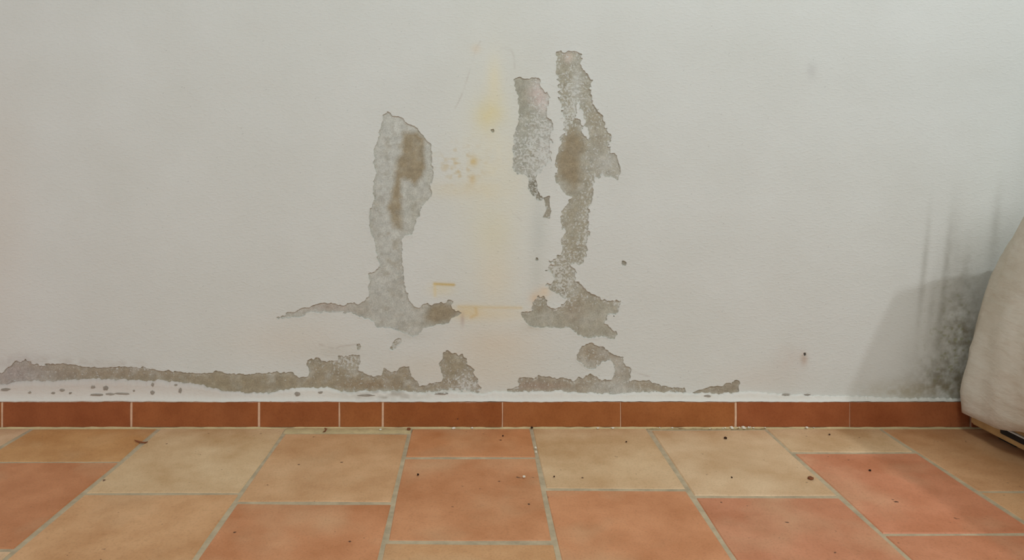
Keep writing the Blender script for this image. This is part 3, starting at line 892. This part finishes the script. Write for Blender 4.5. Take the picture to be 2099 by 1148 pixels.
m_base = rough_mat('plinth_wood', alb((160, 132, 88)), 0.2, 18, 0.3)
m_dark = rough_mat('dark_opening', (0.012, 0.016, 0.018), 0.2, 30, 0.1, rough=0.4)
m_rim = rough_mat('pale_rim', alb((190, 196, 190)), 0.08, 30, 0.1, rough=0.35, spec=0.5)
box_part('plinth', 1.192, 2.08, -1.40, -0.045, 0.022, 0.12, m_base)['label'] = 'tan plinth below the hem of the sheet'
box_part('frame', 1.30, 2.0, -1.32, -0.15, 0.12, 0.42, m_base, 0.03)
box_part('backrest', 1.36, 2.0, -1.15, -0.48, 0.40, 0.75, m_base, 0.05)
for (a, b) in ((1.26, -0.11), (2.0, -0.11), (1.26, -1.33), (2.0, -1.33)):
    box_part('foot', a - 0.03, a + 0.03, b - 0.03, b + 0.03, 0.0, 0.0225, m_dark, 0.003)
box_part('slot', 1.1885, 1.196, -0.42, -0.148, 0.036, 0.050, m_dark, 0.0015)['label'] = 'dark slot in the plinth'
box_part('slot_rim', 1.1870, 1.196, -0.425, -0.143, 0.050, 0.0535, m_rim, 0.001)['label'] = 'thin pale rim above the dark slot'

# ------------------------------------------------------------------ crumbs on the floor
m_white = rough_mat('crumb_plaster', alb((214, 208, 190), 1.2), 0.08, 90, 0.5)
m_dirt = rough_mat('crumb_dirt', (0.035, 0.014, 0.007), 0.3, 90, 0.5)
m_rust = rough_mat('crumb_clay', (0.22, 0.075, 0.03), 0.3, 90, 0.5)


def crumb(name, pxx, pyy, w, h, mat, label, group=None, elong=1.0, rot=0.0):
    x_, y_, _ = fl(pxx, pyy)
    k = S * (FL - HZ) / (pyy - HZ)
    rx_, rz_ = w * k / 2, h * k / 2
    bm = bmesh.new(); bmesh.ops.create_icosphere(bm, subdivisions=1, radius=1)
    for v in bm.verts:
        s_ = 1 + random.uniform(-0.22, 0.22)
        v.co = (v.co.x * rx_ * s_, v.co.y * rx_ * elong * s_, max(v.co.z * rz_ * s_, -rz_ * 0.7))
    zmin = min(v.co.z for v in bm.verts)
    for v in bm.verts: v.co.z -= zmin
    me = bpy.data.meshes.new(name); bm.to_mesh(me); bm.free()
    o = link(name, me, mat)
    o.location = (x_, min(y_, -0.0155 - rx_ * elong), 0.0006); o.rotation_euler.z = rot
    tag(o, label, 'crumb' if mat is m_white else 'debris', group)
    return o


G = 'white plaster crumbs along the baseboard'
for (a, b, w, h, lb) in (
        (1486,878,4,3,'tiny white crumb at the baseboard, just left of the widest pale joint right of centre'),
        (1515,878,3,4,'tiny white crumb touching the left side of the biggest plaster crumb at the baseboard'),
        (1533,877,5,5,'white crumb right of the biggest plaster crumb, first of three in a row'),
        (1538,878,3,4,'white crumb right of the biggest plaster crumb, middle one of three in a row'),
        (1544,878,4,3,'white crumb right of the biggest plaster crumb, last of three in a row'),
        (1568,878,3,3,'tiny lone white crumb at the baseboard, farther right than the row of crumbs'),
        (1482,879,3,2,'smallest white speck at the baseboard left of the crumb row right of centre'),
        (1352,878,3,3,'tiny left crumb of two at the baseboard behind the centre right grout line'),
        (1377,877,5,3,'flat right crumb of two at the baseboard behind the centre right grout line'),
        (1225,878,7,3,'flat white left crumb of two at the baseboard behind the pale centre tile'),
        (1256,878,7,3,'flat white right crumb of two at the baseboard behind the pale centre tile'),
        (930,878,9,4,'long flat white crumb at the foot of the baseboard behind the orange centre tile'),
        (968,878,5,3,'small white crumb right of the long one behind the orange centre tile'),
        (1668,878,3,2,'tiny white speck right of the single crumb at the right part of the baseboard'),
        (1455,880,3,2,'tiny white speck in the mortar by the baseboard, left of the wide pale joint'),
        (780,882,6,3,'white crumb on the pale mortar strip left of the orange tile')):
    crumb('plaster_crumb', a, b, w, h, m_white, lb, G)
crumb('plaster_crumb', 1500, 879, 8, 6, m_white, 'white plaster crumb by the baseboard below its widest pale joint right of centre')
crumb('plaster_crumb', 1523, 878, 9, 7, m_white, 'biggest white plaster crumb of the row at the baseboard right of centre')
crumb('plaster_crumb', 1653, 878, 7, 5, m_white, 'single white crumb at the baseboard between the right hand tile joints')
crumb('plaster_crumb', 1074, 980, 7, 6, m_white, 'white crumb alone on the near terracotta tile in the centre')
crumb('plaster_crumb', 1098, 920, 5, 5, m_white, 'white crumb in the grout line left of the pale centre tile, nearer the wall')
crumb('plaster_crumb', 1099, 929, 4, 5, m_white, 'white crumb in the grout line left of the pale centre tile, nearer the camera')
crumb('dirt_crumb', 1487, 900, 8, 5, m_dirt, 'dark brown crumb on the pale tile right of centre')
crumb('dirt_crumb', 857, 975, 5, 5, m_dirt, 'black crumb on the left of the near orange tile in the centre')
crumb('dirt_crumb', 1090, 878, 6, 5, m_dirt, 'black crumb at the baseboard where the grout line meets it')
crumb('dirt_crumb', 1136, 979, 4, 4, m_dirt, 'dark crumb at the near edge of the pale centre tile')
crumb('dirt_crumb', 1284, 907, 4, 3, m_dirt, 'dark crumb on the right side of the pale centre tile')
crumb('dirt_crumb', 1031, 895, 4, 3, m_dirt, 'dark crumb on the orange tile next to the baseboard')
crumb('dirt_crumb', 1783, 966, 6, 4, m_dirt, 'dark crumb on the reddish tile at right')
crumb('dirt_crumb', 1500, 980, 4, 3, m_dirt, 'dark crumb at the near edge of the pale tile right of centre')
crumb('dirt_crumb', 1700, 892, 4, 3, m_dirt, 'dark crumb on the tan tile right of centre by the baseboard')
crumb('clay_crumb', 838, 882, 8, 6, m_rust, 'reddish clay crumb at the corner of the pale mortar strip')
crumb('clay_crumb', 1662, 982, 14, 5, m_rust, 'flat rusty brown flake on the grout beside the reddish right tile')
# curled brown scrap on the mortar strip
def scrap(name, pts, rad, label):
    cu = bpy.data.curves.new(name, 'CURVE'); cu.dimensions = '3D'; cu.bevel_depth = rad; cu.bevel_resolution = 2
    sp_ = cu.splines.new('POLY'); sp_.points.add(len(pts) - 1)
    o0 = fl(*pts[0][:2])
    for p, (a, b, z) in zip(sp_.points, pts):
        q = fl(a, b); p.co = (q[0] - o0[0], q[1] - o0[1], z, 1); p.radius = 1
    sp_.points[-1].radius = 0.4; sp_.points[0].radius = 0.5
    tmp = bpy.data.objects.new('tmp', cu); COL.objects.link(tmp)
    dg = bpy.context.evaluated_depsgraph_get()
    me = bpy.data.meshes.new_from_object(tmp.evaluated_get(dg))
    bpy.data.objects.remove(tmp); bpy.data.curves.remove(cu)
    me.materials.clear()
    o = link(name, me, m_rust); o.location = (o0[0], o0[1], 0.0)
    tag(o, label, 'debris')
scrap('curled_scrap', [(662,887,0.002),(666,886,0.0022),(668,884,0.003),(666,882,0.0045),(671,882,0.003)], 0.0016, 'curled brown scrap on the pale mortar strip')
scrap('curled_scrap', [(276,904,0.002),(284,907,0.002),(291,909,0.0024),(298,909,0.002),(303,907,0.002)], 0.0018, 'thin brown scrap on the grout line at left')
